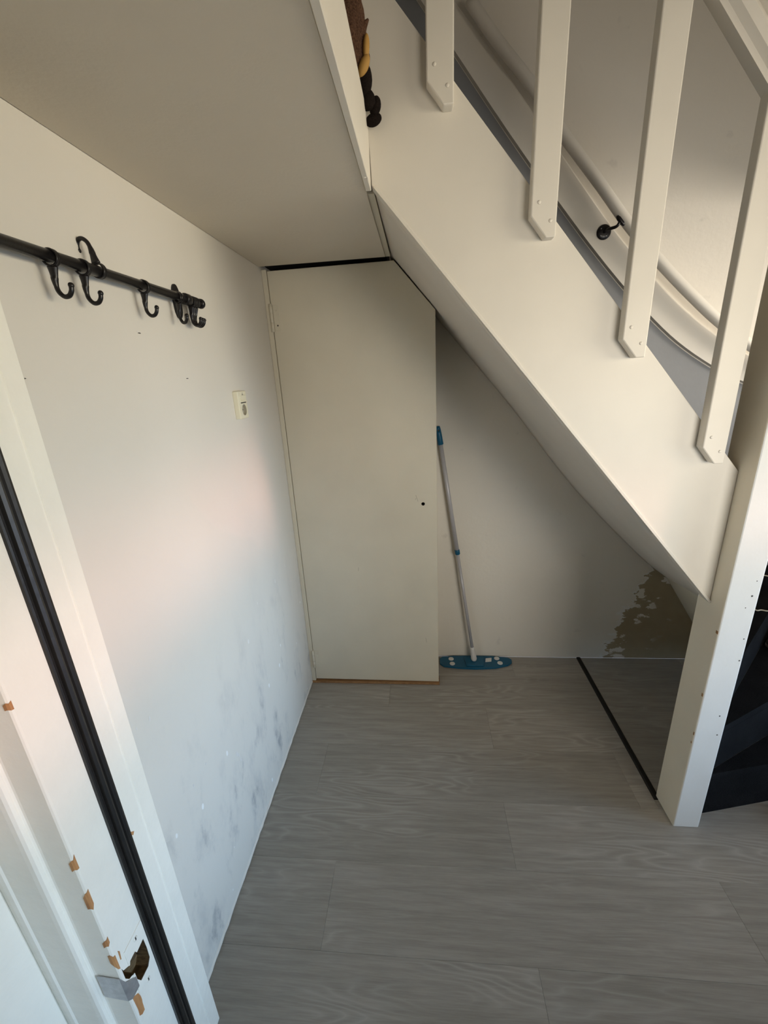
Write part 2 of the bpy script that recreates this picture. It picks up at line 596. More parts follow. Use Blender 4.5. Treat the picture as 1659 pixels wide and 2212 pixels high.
for a, b in zip(A, A[1:]):
    for k in range(4):
        bm.faces.new((a[k], a[(k + 1) % 4], b[(k + 1) % 4], b[k]))
struct(from_bm('baseboard_left', bm, MT['white']), 'ragged white sealant bead along the foot of the left wall')
struct(box('wall_left', XL - 0.1, XL, YF, -0.45, 0.0, ZT, MT['wall']))
struct(box('wall_left', XL - 0.1, XL, -0.45, 0.604, 2.093, ZT, MT['wall']))
struct(box('wall_back', XL, XR, YB, YB + 0.1, 0.0, ZT, MT['wall_back']), 'off-white plaster wall behind and under the stairs')
struct(box('wall_front', XL - 0.1, XR, YF - 0.1, YF, 0.0, ZT, MT['wall']))
# right wall with the window the daylight comes through
W = (-1.06, 1.72, 0.2, 2.1)
wr = struct(box('wall_right', XR, XR + 0.12, YF, W[0], 0, ZT, MT['wall']))
struct(box('wall_right', XR, XR + 0.12, W[1], YB, 0, ZT, MT['wall']))
struct(box('wall_right', XR, XR + 0.12, W[0], W[1], 0, W[2], MT['wall']))
struct(box('wall_right', XR, XR + 0.12, W[0], W[1], W[3], ZT, MT['wall']))
win = empty('window_1', (XR + 0.05, (W[0] + W[1]) / 2, W[2]))
struct(win, 'white framed window in the right hand wall')
bm = bmesh.new()
for a in ((W[0], W[0] + 0.06, W[2], W[3]), (W[1] - 0.06, W[1], W[2], W[3]), (W[0] + 0.06, W[1] - 0.06, W[2], W[2] + 0.06), (W[0] + 0.06, W[1] - 0.06, W[3] - 0.06, W[3])):
    add_box(bm, XR + 0.02, XR + 0.08, a[0], a[1], a[2], a[3])
adopt(from_bm('window_frame', bm, MT['white']), win)
adopt(box('pane', XR + 0.045, XR + 0.051, W[0] + 0.05, W[1] - 0.05, W[2] + 0.05, W[3] - 0.05, MT['glass']), win)

# ceilings: the landing slab overhead, upper storey ceiling, the lower ceiling of the room to the right
struct(box('ceiling', XL + 0.001, -0.1265, YF, 1.882, ZC, ZC + 0.016, MT['ceiling'], None, 0.001), 'flat beige-white panel under the landing')
struct(box('ceiling', XL + 0.001, -0.128, YF, YB - 0.001, ZC + 0.018, 2.236, MT['gap_shade']), 'landing floor slab')
struct(box('ceiling', XL - 0.1, XR, YF, YB + 0.1, ZT, ZT + 0.1, MT['wall']))
struct(box('ceiling', 1.75, XR, YF, YB - 0.001, 2.2, 2.3, MT['wall']), 'lower ceiling of the room beside the stairs')
fas = struct(box('trim_2', -0.1255, -0.112, YF, 1.2425, ZC - 0.004, 2.243, MT['white'], None, 0.0015), 'white fascia board along the landing edge')

bm = bmesh.new()
add_ball(bm, (-0.1195, 1.165, ZC - 0.0025), 0.005, 1.2, 1.0, 0.6, 10)
add_ball(bm, (-0.1125, 1.168, ZC + 0.001), 0.005, 0.5, 1.3, 1.4, 10)
from_bm('paint_drip', bm, MT['white'], fas, True)

# ------------------------------------------------------------------ cupboard under the stairs
YD = 1.916
door = empty('door_1', (-0.63, YD, 0))
struct(door, 'cream cupboard door with slanted top corner under the stairs')
leaf = adopt(prism('door_leaf', [(-0.627, 0.022), (0.068, 0.014), (0.070, 1.897), (-0.0955, 2.089), (-0.627, 2.085)], 'y', YD, YD + 0.022, MT['closet'], None, 0.0015), door)
bm = bmesh.new()
add_lathe(bm, [(-0.02, 0.0085), (0.06, 0.0085)], (0.002, YD, 1.053), (0, 1, 0), 20)
carve(leaf, bm, MT['ink'])
for hz in (1.905, 0.16):
    h = adopt(lathe('hinge', [(-0.055, 0.005), (-0.055, 0.0068), (-0.020, 0.0068), (-0.0185, 0.0048), (-0.017, 0.0068), (0.017, 0.0068), (0.0185, 0.0048), (0.020, 0.0068), (0.055, 0.0068), (0.055, 0.005)], (-0.6275, YD - 0.006, hz), (0, 0, 1), MT['closet'], None, 14), door)
    pl = box('hinge_leaf', -0.621, -0.598, YD - 0.0022, YD + 0.001, hz - 0.05, hz + 0.05, MT['closet'], None, 0.0007)
    pl.parent = h
    for dz in (-0.03, 0.03):
        s = lathe('screw', [(0, 0.0035), (0.001, 0.0025)], (-0.606, YD - 0.0022, hz + dz), (0, -1, 0), MT['ink'] if (hz > 1 and dz < 0) else MT['closet'], None, 10)
        s.parent = h
for (pts) in ([(-0.033, 1.098), (-0.031, 1.098), (-0.021, 1.066), (-0.023, 1.066)], [(-0.031, 1.084), (-0.029, 1.083), (-0.034, 1.074), (-0.036, 1.074)], [(-0.336, 0.72), (-0.334, 0.72), (-0.336, 0.70), (-0.338, 0.70)], [(0.0, 0.30), (0.002, 0.30), (0.006, 0.27), (0.004, 0.27)]):
    adopt(prism('scratch', pts, 'y', YD - 0.0003, YD + 0.001, MT['recess_plastic']), door)
struct(box('trim_3', XL + 0.0005, -0.629, YD - 0.004, YD + 0.03, 0.0, 2.09, MT['closet'], None, 0.001), 'narrow painted stile the cupboard door hangs on')
struct(box('trim_4', XL + 0.0005, 0.072, YD - 0.01, YD + 0.05, 0.0005, 0.0125, MT['raw_wood'], None, 0.001), 'bare brown wooden threshold under the cupboard door')
struct(prism('wall_cupboard', [(YD + 0.024, 0.0), (YB, 0.0), (YB, 1.88), (YD + 0.024, 1.88)], 'x', 0.035, 0.055, MT['closet']), 'side panel of the cupboard under the stairs')

# ------------------------------------------------------------------ staircase
SL = 1.179
st = empty('staircase', (0.945, 1.24, 0.0), 'white painted steep closed-stringer staircase with balusters and black carpeted winder steps', 'staircase')


def stz_top(x):
    return 1.341 - SL * (x - 0.9)


def stz_bot(x):
    return 0.911 - SL * (x - 0.9)


def S(o):
    return adopt(o, st)


YS = 1.243
S(prism('stringer', [(0.902, stz_bot(0.902)), (0.902, stz_top(0.902)), (-0.649, stz_top(-0.649)), (-0.649, 2.2445), (-0.1115, 2.2445), (-0.1115, stz_bot(-0.1115))], 'y', YS, YS + 0.04, MT['white'], None, 0.003, 2))
# bead along the stringer's lower edge, as left by the paint line
bm = bmesh.new()
xa, xb = -0.105, 0.899
u = Vector((1, 0, -SL)).normalized()
n_ = Vector((SL, 0, 1)).normalized()
pa, pb = Vector((xa, 0, stz_bot(xa))), Vector((xb, 0, stz_bot(xb)))
vs = []
for p in (pa, pb):
    vs.append([bm.verts.new((p + n_ * a + Vector((0, b, 0)))) for a, b in ((0.000, YS + 0.002), (0.000, YS - 0.004), (0.007, YS - 0.004), (0.009, YS + 0.002))])
bm.faces.new(vs[0]); bm.faces.new(vs[1])
for k in range(4):
    bm.faces.new((vs[0][k], vs[0][(k + 1) % 4], vs[1][(k + 1) % 4], vs[1][k]))
S(from_bm('stringer_bead', bm, MT['white']))
# newel post
post = S(box('newel_post', 0.902, 0.992, 1.182, 1.302, 0.0, 2.16, MT['post'], None, 0.004, 2))
post.data.materials.append(MT['post_cream'])
for p in post.data.polygons:
    if p.normal.x < -0.8:
        p.material_index = 1  # cream on the side facing left, cool white on the others
for (px, py, pz, sx, sz, dark) in ((0.9021, 1.186, 0.84, 0.006, 0.010, 0), (0.9021, 1.187, 0.60, 0.004, 0.012, 0), (0.9021, 1.185, 0.44, 0.003, 0.012, 0), (0.9021, 1.187, 0.40, 0.003, 0.008, 0)):
    c_ = box('paint_chip', px - 0.0009, px + 0.001, py - sx / 2, py + sx, pz - sz / 2, pz + sz / 2, MT['raw_wood'], None, 0.0004)
    S(c_)
for (px, pz, r) in ((0.972, 0.97, 0.0035), (0.962, 0.93, 0.002), (0.975, 1.02, 0.002), (0.967, 0.52, 0.003), (0.974, 0.44, 0.003), (0.983, 0.74, 0.003), (0.98, 0.82, 0.0025)):
    S(lathe('dent', [(0, r), (0.0008, r * 0.6)], (px, 1.1822, pz), (0, -1, 0), MT['ink'], None, 8))
# balusters, each screwed to the face of the stringer, left foot corner cut on the slope
for bx in (0.029, 0.2765, 0.5255, 0.772):
    w = 0.062
    zb = stz_top(bx) - 0.043 if bx < 0.1 else stz_top(bx) - 0.078
    zb = {0.029: 2.233, 0.2765: 1.951, 0.5255: 1.660, 0.772: 1.369}[bx]
    zt = 2.345 - SL * (bx - 0.648)
    b_ = S(prism('baluster', [(bx + 0.038, zb), (bx + w, zb), (bx + w, zt - SL * w), (bx, zt), (bx, zb + 0.047)], 'y', 1.2115, YS - 0.0006, MT['white'], None, 0.003, 2))
    for (dx, dz) in ((0.018, 0.075), (0.047, 0.035)):
        s = lathe('screw_plug', [(0, 0.0045), (0.0012, 0.0035), (0.0015, 0.001)], (bx + dx, 1.2116, zb + dz), (0, -1, 0), MT['white'], None, 10)
        s.parent = b_
# moulded handrail
prof = [(0.0, 1.213), (0.012, 1.213), (0.020, 1.200), (0.036, 1.196), (0.048, 1.205), (0.056, 1.193), (0.075, 1.190), (0.088, 1.200), (0.093, 1.228), (0.088, 1.256), (0.075, 1.266), (0.036, 1.262), (0.012, 1.243), (0.0, 1.243)]
bm = bmesh.new()
ends = []
for x in (0.905, -0.02):
    p = Vector((x, 0, 2.345 - SL * (x - 0.648)))
    ends.append([bm.verts.new((p + n_ * a + Vector((0, y, 0))) if x < 0.5 else Vector((x, y, p.z + a / n_.z))) for a, y in prof])
bm.faces.new(ends[0]); bm.faces.new(ends[1])
for k in range(len(prof)):
    bm.faces.new((ends[0][k], ends[0][(k + 1) % len(prof)], ends[1][(k + 1) % len(prof)], ends[1][k]))
S(from_bm('handrail', bm, MT['white']))
# soffit: a ruled sheet from the stringer's lower edge to the back wall, flattening under the winders
near = catmull([(-0.112, YS + 0.006, stz_bot(-0.112) + 0.004), (0.15, YS + 0.006, stz_bot(0.15)), (0.45, YS + 0.006, stz_bot(0.45)), (0.68, YS + 0.006, stz_bot(0.68)), (0.80, YS + 0.006, stz_bot(0.80)), (0.86, YS + 0.006, stz_bot(0.86)), (0.895, YS + 0.006, stz_bot(0.895))], 8)
far = catmull([(-0.112, YB - 0.001, 2.12), (0.15, YB - 0.001, 1.815), (0.45, YB - 0.001, 1.462), (0.77, YB - 0.001, 1.058), (1.127, YB - 0.001, 0.686), (1.316, YB - 0.001, 0.524), (1.56, YB - 0.001, 0.345)], 8)
bm = bmesh.new()
grid = []
NV = 10
for a, b in zip(near, far):
    grid.append([bm.verts.new(a.lerp(b, k / NV)) for k in range(NV + 1)])
for i in range(len(grid) - 1):
    for k in range(NV):
        bm.faces.new((grid[i][k], grid[i + 1][k], grid[i + 1][k + 1], grid[i][k + 1]))
so = from_bm('soffit', bm, MT['soffit'], None, True)
sd = so.modifiers.new('thick', 'SOLIDIFY')
sd.thickness = 0.012
sd.offset = 1.0 if so.data.polygons[0].normal.z > 0 else -1.0
S(so)
# batten where the soffit meets the landing panel
S(box('soffit_batten', -0.1262, -0.1085, YS + 0.042, 1.90, 2.10, 2.2, MT['closet']))
# closing panel under the lowest winders
bm = bmesh.new()
q = [(1.318, YB - 0.002, 0.522), (1.652, YB - 0.002, 0.001), (0.985, 1.36, 0.86)]
vv = [bm.verts.new(p) for p in q]
vb = [bm.verts.new((p[0] + 0.018, p[1], p[2])) for p in q]
bm.faces.new(vv); bm.faces.new(vb)
for k in range(3):
    bm.faces.new((vv[k], vv[(k + 1) % 3], vb[(k + 1) % 3], vb[k]))
S(from_bm('closing_panel', bm, MT['closet']))


def clip_ray(ang):
    """from the pivot by the newel to the outer edge of the stairwell"""
    P = Vector((0.993, 1.226))
    d = Vector((math.cos(ang), math.sin(ang)))
    t = []
    if d.x > 1e-6:
        t.append((1.95 - P.x) / d.x)
    if d.y > 1e-6:
        t.append((YB - 0.012 - P.y) / d.y)
    return P + d * min(t)


angs = [math.radians(a) for a in (12.5, 28, 44, 60, 76, 91)]
for k in range(5):
    P = Vector((0.9945, 1.228))
    a, b = clip_ray(angs[k]), clip_ray(angs[k + 1])
    poly = [tuple(P), tuple(a)]
    if a.x > 1.94 and b.x < 1.94:
        poly.append((1.95, YB - 0.012))
    poly.append(tuple(b))
    z = 0.2 * (k + 1)
    bm = bmesh.new()
    add_prism(bm, poly, 'z', z - 0.03, z)
    d = (Vector(a) - P).normalized()
    nrm = Vector((-d.y, d.x)) * 0.02
    a2 = P + (Vector(a) - P) * 0.985
    add_prism(bm, [tuple(P + d * 0.01), tuple(a2), tuple(a2 + nrm), tuple(P + d * 0.01 + nrm)], 'z', z - 0.199, z - 0.031)
    S(from_bm('step', bm, MT['carpet']))
for k in range(6):
    x1 = 0.9 - 0.161 * k
    z = 1.205 + 0.19 * k
    bm = bmesh.new()
    add_box(bm, x1 - 0.17, x1 + 0.02, YS + 0.042, YB - 0.012, z - 0.028, z)
    add_box(bm, x1 - 0.015, x1, YS + 0.042, YB - 0.012, z - 0.16, z - 0.029)
    S(from_bm('step', bm, MT['carpet']))

# ------------------------------------------------------------------ stair wall: slate dado, backing board, round rail
dark = [(-0.1, 3.17), (0.164, 2.837), (0.311, 2.65), (0.469, 2.455), (0.596, 2.308), (0.742, 2.14), (0.902, 1.968), (1.039, 1.835), (1.172, 1.721), (1.33, 1.616), (1.486, 1.535), (1.75, 1.43), (2.05, 1.36)]
light = [(-0.1, 3.31), (0.169, 2.985), (0.286, 2.855), (0.474, 2.628), (0.598, 2.479), (0.789, 2.25), (0.909, 2.118), (1.034, 1.992), (1.169, 1.868), (1.337, 1.745), (1.468, 1.667), (1.508, 1.645), (1.75, 1.55), (2.05, 1.48)]
dk = [(p.x, p.y) for p in catmull([(a, b, 0) for a, b in dark], 4)]
lt = [(p.x, min(p.y, ZT - 0.005)) for p in catmull([(a, b, 0) for a, b in light], 4)]


def band(name, lo, hi, y0, y1, mat, bev=0.0):
    """strip between two polylines on the wall, built in quads"""
    n = 60
    def at(L, s):
        seg = [math.dist(a, b) for a, b in zip(L, L[1:])]
        t = s * sum(seg)
        for i, g in enumerate(seg):
            if t <= g or i == len(seg) - 1:
                r = min(1, t / g)
                return (L[i][0] + (L[i + 1][0] - L[i][0]) * r, L[i][1] + (L[i + 1][1] - L[i][1]) * r)
            t -= g
    bm = bmesh.new()
    R = []
    for i in range(n + 1):
        a, b = at(lo, i / n), at(hi, i / n)
        ring = [(a[0], y1, a[1]), (a[0], y0, a[1])]
        if bev:
            dd = Vector((b[0] - a[0], b[1] - a[1])).normalized() * bev
            ring[1] = (a[0] + dd.x * 0.3, y0, a[1] + dd.y * 0.3)
            ring += [(b[0] - dd.x, y0, b[1] - dd.y), (b[0] - dd.x * 0.3, y0 + bev * 0.35, b[1] - dd.y * 0.3), (b[0], y0 + bev, b[1])]
        else:
            ring += [(b[0], y0, b[1])]
        ring.append((b[0], y1, b[1]))
        R.append([bm.verts.new(p) for p in ring])
    m = len(R[0])
    for A, B in zip(R, R[1:]):
        for k in range(m):
            bm.faces.new((A[k], A[(k + 1) % m], B[(k + 1) % m], B[k]))
    bm.faces.new(R[0]); bm.faces.new(R[-1])
    return from_bm(name, bm, mat)


dado_lo = [(-0.1, 2.25), (0.9, 1.15), (1.3, 0.80), (1.6, 0.62), (2.05, 0.5)]
struct(band('trim_5', dado_lo, [(x, z - 0.006) for x, z in dk], YB - 0.004, YB + 0.002, MT['dado']), 'slate grey painted dado along the stair wall')
board = struct(band('trim_6', dk, lt, YB - 0.022, YB + 0.002, MT['white'], 0.01), 'cream backing board curving down the stair wall')

rail = empty('wall_handrail', (0.8, 2.088, 2.22), 'round white handrail tube on black brackets along the stair wall', 'handrail')
ctr = [(-0.08, 2.088, 3.30), (0.213, 2.088, 2.957), (0.312, 2.088, 2.838), (0.4575, 2.088, 2.682), (0.578, 2.088, 2.53), (0.743, 2.088, 2.344), (0.876, 2.088, 2.19), (1.025, 2.088, 2.04), (1.161, 2.088, 1.915), (1.291, 2.088, 1.805), (1.4255, 2.088, 1.708), (1.56, 2.085, 1.63), (1.75, 2.08, 1.55)]
adopt(tube('rail_tube', catmull(ctr[1:], 5), 0.0215, MT['white'], None, 20), rail)
for (bx, bz) in ((0.795, 2.182), (1.62, 1.50)):
    br = adopt(lathe('bracket', [(0, 0.029), (0.003, 0.0295), (0.006, 0.027), (0.0075, 0.013), (0.008, 0.004)], (bx, YB - 0.022, bz), (0, -1, 0), MT['iron'], None, 28), rail)
    tgt = Vector((bx + 0.041, 2.076, bz + 0.022)) if bx < 1 else Vector((bx, 2.085, bz + 0.07))
    arm = tube('bracket_arm', catmull([(bx, YB - 0.03, bz), (bx + 0.008, YB - 0.055, bz + 0.002), tgt - Vector((0.012, -0.004, 0.018)), tgt - Vector((0.002, 0, 0.003))], 5), [0.0065] * 10 + [0.006] * 6, MT['iron'], None, 12)
    sad = bmesh.new()
    d = Vector((1, 0, -1.15)).normalized()
    add_tube(sad, [tgt - d * 0.024 - Vector((0, 0, 0.0)), tgt - d * 0.012, tgt + d * 0.012, tgt + d * 0.024], [0.005, 0.0085, 0.0085, 0.005], 10)
    saddle = from_bm('saddle', sad, MT['iron'], None, True)
    for c_ in (arm, saddle):
        c_.parent = br
    for a in (0.6, 2.4, 4.0, 5.3):
        s = lathe('screw', [(0, 0.0042), (0.0012, 0.003)], (bx + 0.017 * math.cos(a), YB - 0.0278, bz + 0.017 * math.sin(a)), (0, -1, 0), MT['steel'], None, 10)
        s.parent = br

# ------------------------------------------------------------------ door frame at the left
fr = empty('door_2', (-0.65, 0.5, 0.0))
struct(fr, 'white painted door frame with black rubber seal and chipped paint')
plan = [(-0.72, 0.603), (-0.5855, 0.603), (-0.585, 0.602), (-0.585, 0.571), (-0.5868, 0.5695), (-0.5868, 0.567), (-0.585, 0.5655), (-0.585, 0.4275), (-0.5858, 0.4245), (-0.588, 0.4225), (-0.630, 0.4205), (-0.633, 0.4195), (-0.6345, 0.417), (-0.633, 0.413), (-0.633, 0.408), (-0.636, 0.4045), (-0.642, 0.403), (-0.688, 0.4015), (-0.690, 0.3985), (-0.697, 0.3975), (-0.72, 0.397)]
jamb = adopt(prism('jamb', plan, 'z', 0.0, 2.092, MT['frame']), fr)
hole = [(0.484, 0.589), (0.485, 0.56), (0.484, 0.529), (0.475, 0.517), (0.453, 0.519), (0.447, 0.537), (0.447, 0.558), (0.435, 0.565), (0.425, 0.58), (0.422, 0.611), (0.431, 0.601), (0.444, 0.589), (0.447, 0.596), (0.461, 0.596), (0.464, 0.587)]
hole = [(max(y, 0.429), z) for y, z in hole]
bm = bmesh.new()
add_prism(bm, hole, 'x', -0.612, -0.57)
carve(jamb, bm, MT['hole_wood'])
plate = adopt(prism('strike_plate', [(0.442, 0.480), (0.4925, 0.471), (0.4925, 0.633), (0.442, 0.631)], 'x', -0.5855, -0.5838, MT['frame'], None, 0.0004), fr)
bm = bmesh.new()
add_prism(bm, [(y, z) for y, z in hole], 'x', -0.60, -0.57)
carve(plate, bm, MT['steel'])
for (y, z) in ((0.470, 0.618), (0.466, 0.494)):
    s = lathe('screw', [(0, 0.0048), (0.0008, 0.0048), (0.0011, 0.0025)], (-0.5839, y, z), (1, 0, 0), MT['frame'], None, 14)
    s.parent = plate
    s2 = box('slot', -0.5831, -0.5826, y - 0.0012, y + 0.0012, z - 0.004, z + 0.004, MT['ink'])
    s2.parent = plate
# bent strike lip that wraps the corner of the frame
bm = bmesh.new()
lip = [(-0.5842, 0.446), (-0.5842, 0.4268), (-0.5875, 0.4215), (-0.629, 0.4192)]
lz = [(0.518, 0.548), (0.520, 0.575), (0.526, 0.596), (0.540, 0.606)]
A = []
for (x, y), (z0, z1) in zip(lip, lz):
    A.append([bm.verts.new((x, y, z0)), bm.verts.new((x, y, z1))])
for a, b in zip(A, A[1:]):
    bm.faces.new((a[0], b[0], b[1], a[1]))
lp = from_bm('strike_lip', bm, MT['steel'])
sm = lp.modifiers.new('t', 'SOLIDIFY')
sm.thickness = 0.0012
adopt(lp, fr)
chips = [[(0.4275, 0.521), (0.44, 0.507), (0.443, 0.485), (0.441, 0.473), (0.44, 0.45), (0.433, 0.451), (0.4277, 0.459), (0.429, 0.477)],
         [(0.434, 0.655), (0.437, 0.648), (0.435, 0.628), (0.433, 0.630)],
         [(0.533, 0.823), (0.54, 0.815), (0.536, 0.81), (0.533, 0.814)]]
for c_ in chips:
    adopt(prism('paint_chip', c_, 'x', -0.5854, -0.5846, MT['orange_wood']), fr)
for (z, h) in ((0.640, 0.034), (0.818, 0.036), (0.906, 0.024), (1.233, 0.012), (0.70, 0.016)):
    # bare patches that wrap the rounded corner of the frame
    line = [(-0.5847, 0.4305, -0.15, 0.25), (-0.5847, 0.4275, -0.45, 0.5), (-0.5855, 0.4243, -0.5, 0.42), (-0.5878, 0.4222, -0.3, 0.5), (-0.5925, 0.4219, -0.25, 0.3), (-0.596, 0.4217, 0.0, 0.1)]
    bm = bmesh.new()
    sk = random.uniform(-0.35, 0.35)
    line = [(x, y, a0 * 1.25 + sk * (i - 2) / 2 + random.uniform(-0.12, 0.12), b0 * 1.25 + sk * (i - 2) / 2 + random.uniform(-0.12, 0.12)) for i, (x, y, a0, b0) in enumerate(line)][1:5]
    A = [[bm.verts.new((x, y, z + a * h)), bm.verts.new((x, y, z + b * h))] for x, y, a, b in line]
    for a, b in zip(A, A[1:]):
        bm.faces.new((a[0], b[0], b[1], a[1]))
    c_ = from_bm('paint_chip', bm, MT['orange_wood'])
    c_.modifiers.new('t', 'SOLIDIFY').thickness = 0.0006
    adopt(c_, fr)
seal_pl = [(-0.5852, 0.529), (-0.58, 0.5286), (-0.5785, 0.5242), (-0.58, 0.5198), (-0.5825, 0.5178), (-0.5815, 0.5154), (-0.576, 0.5118), (-0.574, 0.5074), (-0.576, 0.503), (-0.581, 0.501), (-0.5812, 0.4986), (-0.579, 0.4962), (-0.58, 0.4934), (-0.5852, 0.493)]
adopt(prism('rubber_seal', seal_pl, 'z', 0.0015, 2.09, MT['rubber']), fr)
# the door leaf standing in that frame
adopt(box('door_leaf', -0.735, -0.700, -0.447, 0.3965, 0.008, 2.075, MT['frame'], None, 0.003), fr)
adopt(box('leaf_panel', -0.7005, -0.694, -0.33, 0.28, 0.25, 1.9, MT['frame'], None, 0.003), fr)

# ------------------------------------------------------------------ hook rail
RX, RZ = -0.62, 1.869
hr = empty('hook_rail', (XL, 1.192, RZ), 'black round metal hook rail fixed to the white wall', 'rail')
rod = adopt(tube('rod', [(RX, -0.42, RZ), (RX, 1.262, RZ)], 0.0103, MT['iron'], None, 20), hr)
adopt(lathe('end_cap', [(0, 0.0098), (0.001, 0.0125), (0.010, 0.0135), (0.014, 0.012), (0.0165, 0.007), (0.017, 0.002)], (RX, 1.260, RZ), (0, 1, 0), MT['iron'], None, 20), hr)
for by in (1.192, -0.33):
    plt = [(0.017 * math.copysign(abs(math.cos(a)) ** 0.9, math.cos(a)), 0.043 * math.copysign(abs(math.sin(a)) ** 0.75, math.sin(a))) for a in [2 * math.pi * k / 24 for k in range(24)]]
    bk = adopt(prism('bracket', [(by + a, RZ - 0.004 + b) for a, b in plt], 'x', XL - 0.0005, XL + 0.006, MT['iron'], None, 0.0012), hr)
    arm = tube('bracket_arm', [(XL + 0.004, by, RZ), (XL + 0.012, by, RZ), (RX - 0.006, by, RZ)], [0.014, 0.010, 0.010], MT['iron'], None, 14)
    col = lathe('rod_collar', [(-0.012, 0.010), (-0.012, 0.0135), (-0.009, 0.0145), (0.009, 0.0145), (0.012, 0.0135), (0.012, 0.010)], (RX, by, RZ), (0, 1, 0), MT['iron'], None, 20)
    for c_ in (arm, col):
        c_.parent = bk


def hook_meshes():
    bm = bmesh.new()
    # ring: a band with two raised edges, riding on the rod (axis along y)
    R = 0.0128
    sec = [(-0.0045, 0), (-0.0045, 0.0022), (-0.0032, 0.003), (-0.0015, 0.0022), (0.0015, 0.0022), (0.0032, 0.003), (0.0045, 0.0022), (0.0045, 0)]
    n = 28
    rings = []
    for i in range(n):
        a = 2 * math.pi * i / n
        rings.append([bm.verts.new(((R - 0.002 + r) * math.cos(a), y, (R - 0.002 + r) * math.sin(a) - 0.0018)) for y, r in sec])
    for i in range(n):
        A, B = rings[i], rings[(i + 1) % n]
        for k in range(len(sec)):
            bm.faces.new((A[k], A[(k + 1) % len(sec)], B[(k + 1) % len(sec)], B[k]))
    ring = bpy.data.meshes.new('ring')
    bmesh.ops.recalc_face_normals(bm, faces=bm.faces)
    bm.to_mesh(ring); bm.free()
    bm = bmesh.new()
    pts = catmull([(-0.002, 0, -0.0145), (-0.0035, 0, -0.026), (-0.006, 0, -0.042), (-0.005, 0, -0.056), (0.003, 0, -0.0655), (0.0135, 0, -0.0655), (0.021, 0, -0.058), (0.0235, 0, -0.049)], 6)
    pts = [Vector((p.x * 0.8, 0, -0.0145 + (p.z + 0.0145) * 0.86)) for p in pts]
    m = len(pts)
    rad = [0.0085 - 0.0048 * min(1, i / 14) if i < 14 else 0.0037 for i in range(m)]
    add_tube(bm, pts, rad, 12)
    for v in bm.verts:
        if v.co.z > -0.03:
            v.co.y *= 0.62
    add_ball(bm, (0.0237 * 0.8, 0, -0.0145 - 0.034 * 0.86), 0.0047, seg=10)
    me = bpy.data.meshes.new('hook_body')
    bmesh.ops.recalc_face_normals(bm, faces=bm.faces)
    bm.to_mesh(me); bm.free()
    for mm in (ring, me):
        mm.materials.append(MT['iron'])
        for p in mm.polygons:
            p.use_smooth = True
    return ring, me


ring_me, body_me = hook_meshes()


def hook(y, rot, label, yaw=0.0, group=None):
    e = empty('hook', (RX, y, RZ), label, 'hook', group)
    e.rotation_euler = (0, rot, yaw)
    e.scale = (1.06, 1.06, 1.06)
    for nm, me in (('hook_ring', ring_me), ('hook_body', body_me)):
        o = bpy.data.objects.new(nm, me)
        C.objects.link(o)
        o.parent = e
    return e


hook(0.757, -0.06, 'black S hook hanging alone, farthest along the rail from the bracket', 0.1)
hook(0.828, -0.04, 'black S hook hanging right beside the upturned hook', 0.12)
hook(0.872, math.radians(163), 'black S hook flipped upside down above the rail')
hook(1.008, -0.02, 'black S hook hanging alone between the upturned hook and the bracket', 0.05)
hook(1.150, 0.0, 'black S hook hanging right before the wall bracket', -0.35)
for i, y in enumerate((1.2145, 1.2255, 1.2365)):
    hook(y, 0.02 * i, ('black S hook against the wall bracket collar, first of a bunch of three', 'black S hook squeezed in the middle of a bunch of three', 'black S hook nearest the rail end cap, last of a bunch of three')[i], 0.06 * i - 0.05, 'three hooks bunched at the rail end')

# ------------------------------------------------------------------ socket on the wall
so_ = empty('wall_socket', (XL, 1.486, 1.5735), 'cream surface-mounted socket with switch on white wall', 'socket')
bx_ = adopt(box('housing', XL - 0.0005, -0.631, 1.45, 1.522, 1.526, 1.621, MT['cream_plastic'], None, 0.003, 2), so_)
bm = bmesh.new()
add_lathe(bm, [(-0.012, 0.0185), (0.02, 0.0205)], (-0.631, 1.489, 1.556), (1, 0, 0), 28)
carve(bx_, bm, MT['recess_plastic'])
adopt(lathe('socket_face', [(0, 0.018), (0.002, 0.018), (0.0022, 0.0175)], (-0.6428, 1.489, 1.556), (1, 0, 0), MT['recess_plastic'], None, 28), so_)
for dy in (-0.0095, 0.0095):
    adopt(lathe('contact_hole', [(0, 0.0026), (0.0004, 0.0026)], (-0.6408, 1.489 + dy, 1.556), (1, 0, 0), MT['ink'], None, 12), so_)
for dz in (-0.0165, 0.0165):
    adopt(box('earth_clip', -0.640, -0.6325, 1.4865, 1.4915, 1.556 + dz - 0.001, 1.556 + dz + 0.001, MT['steel']), so_)
bm = bmesh.new()
add_prism(bm, [(-0.6312, 1.583), (-0.6255, 1.584), (-0.629, 1.594), (-0.630, 1.606), (-0.6312, 1.607)], 'y', 1.467, 1.511)
adopt(from_bm('switch_rocker', bm, MT['cream_plastic']), so_)
adopt(box('switch_gap', -0.6312, -0.6306, 1.466, 1.512, 1.5795, 1.583, MT['ink']), so_)
for a in ((1.4885, 1.4905, 1.609, 1.6155), (1.4825, 1.4965, 1.6075, 1.609)):
    adopt(box('switch_mark', -0.6311, -0.6307, *a, MT['ink']), so_)

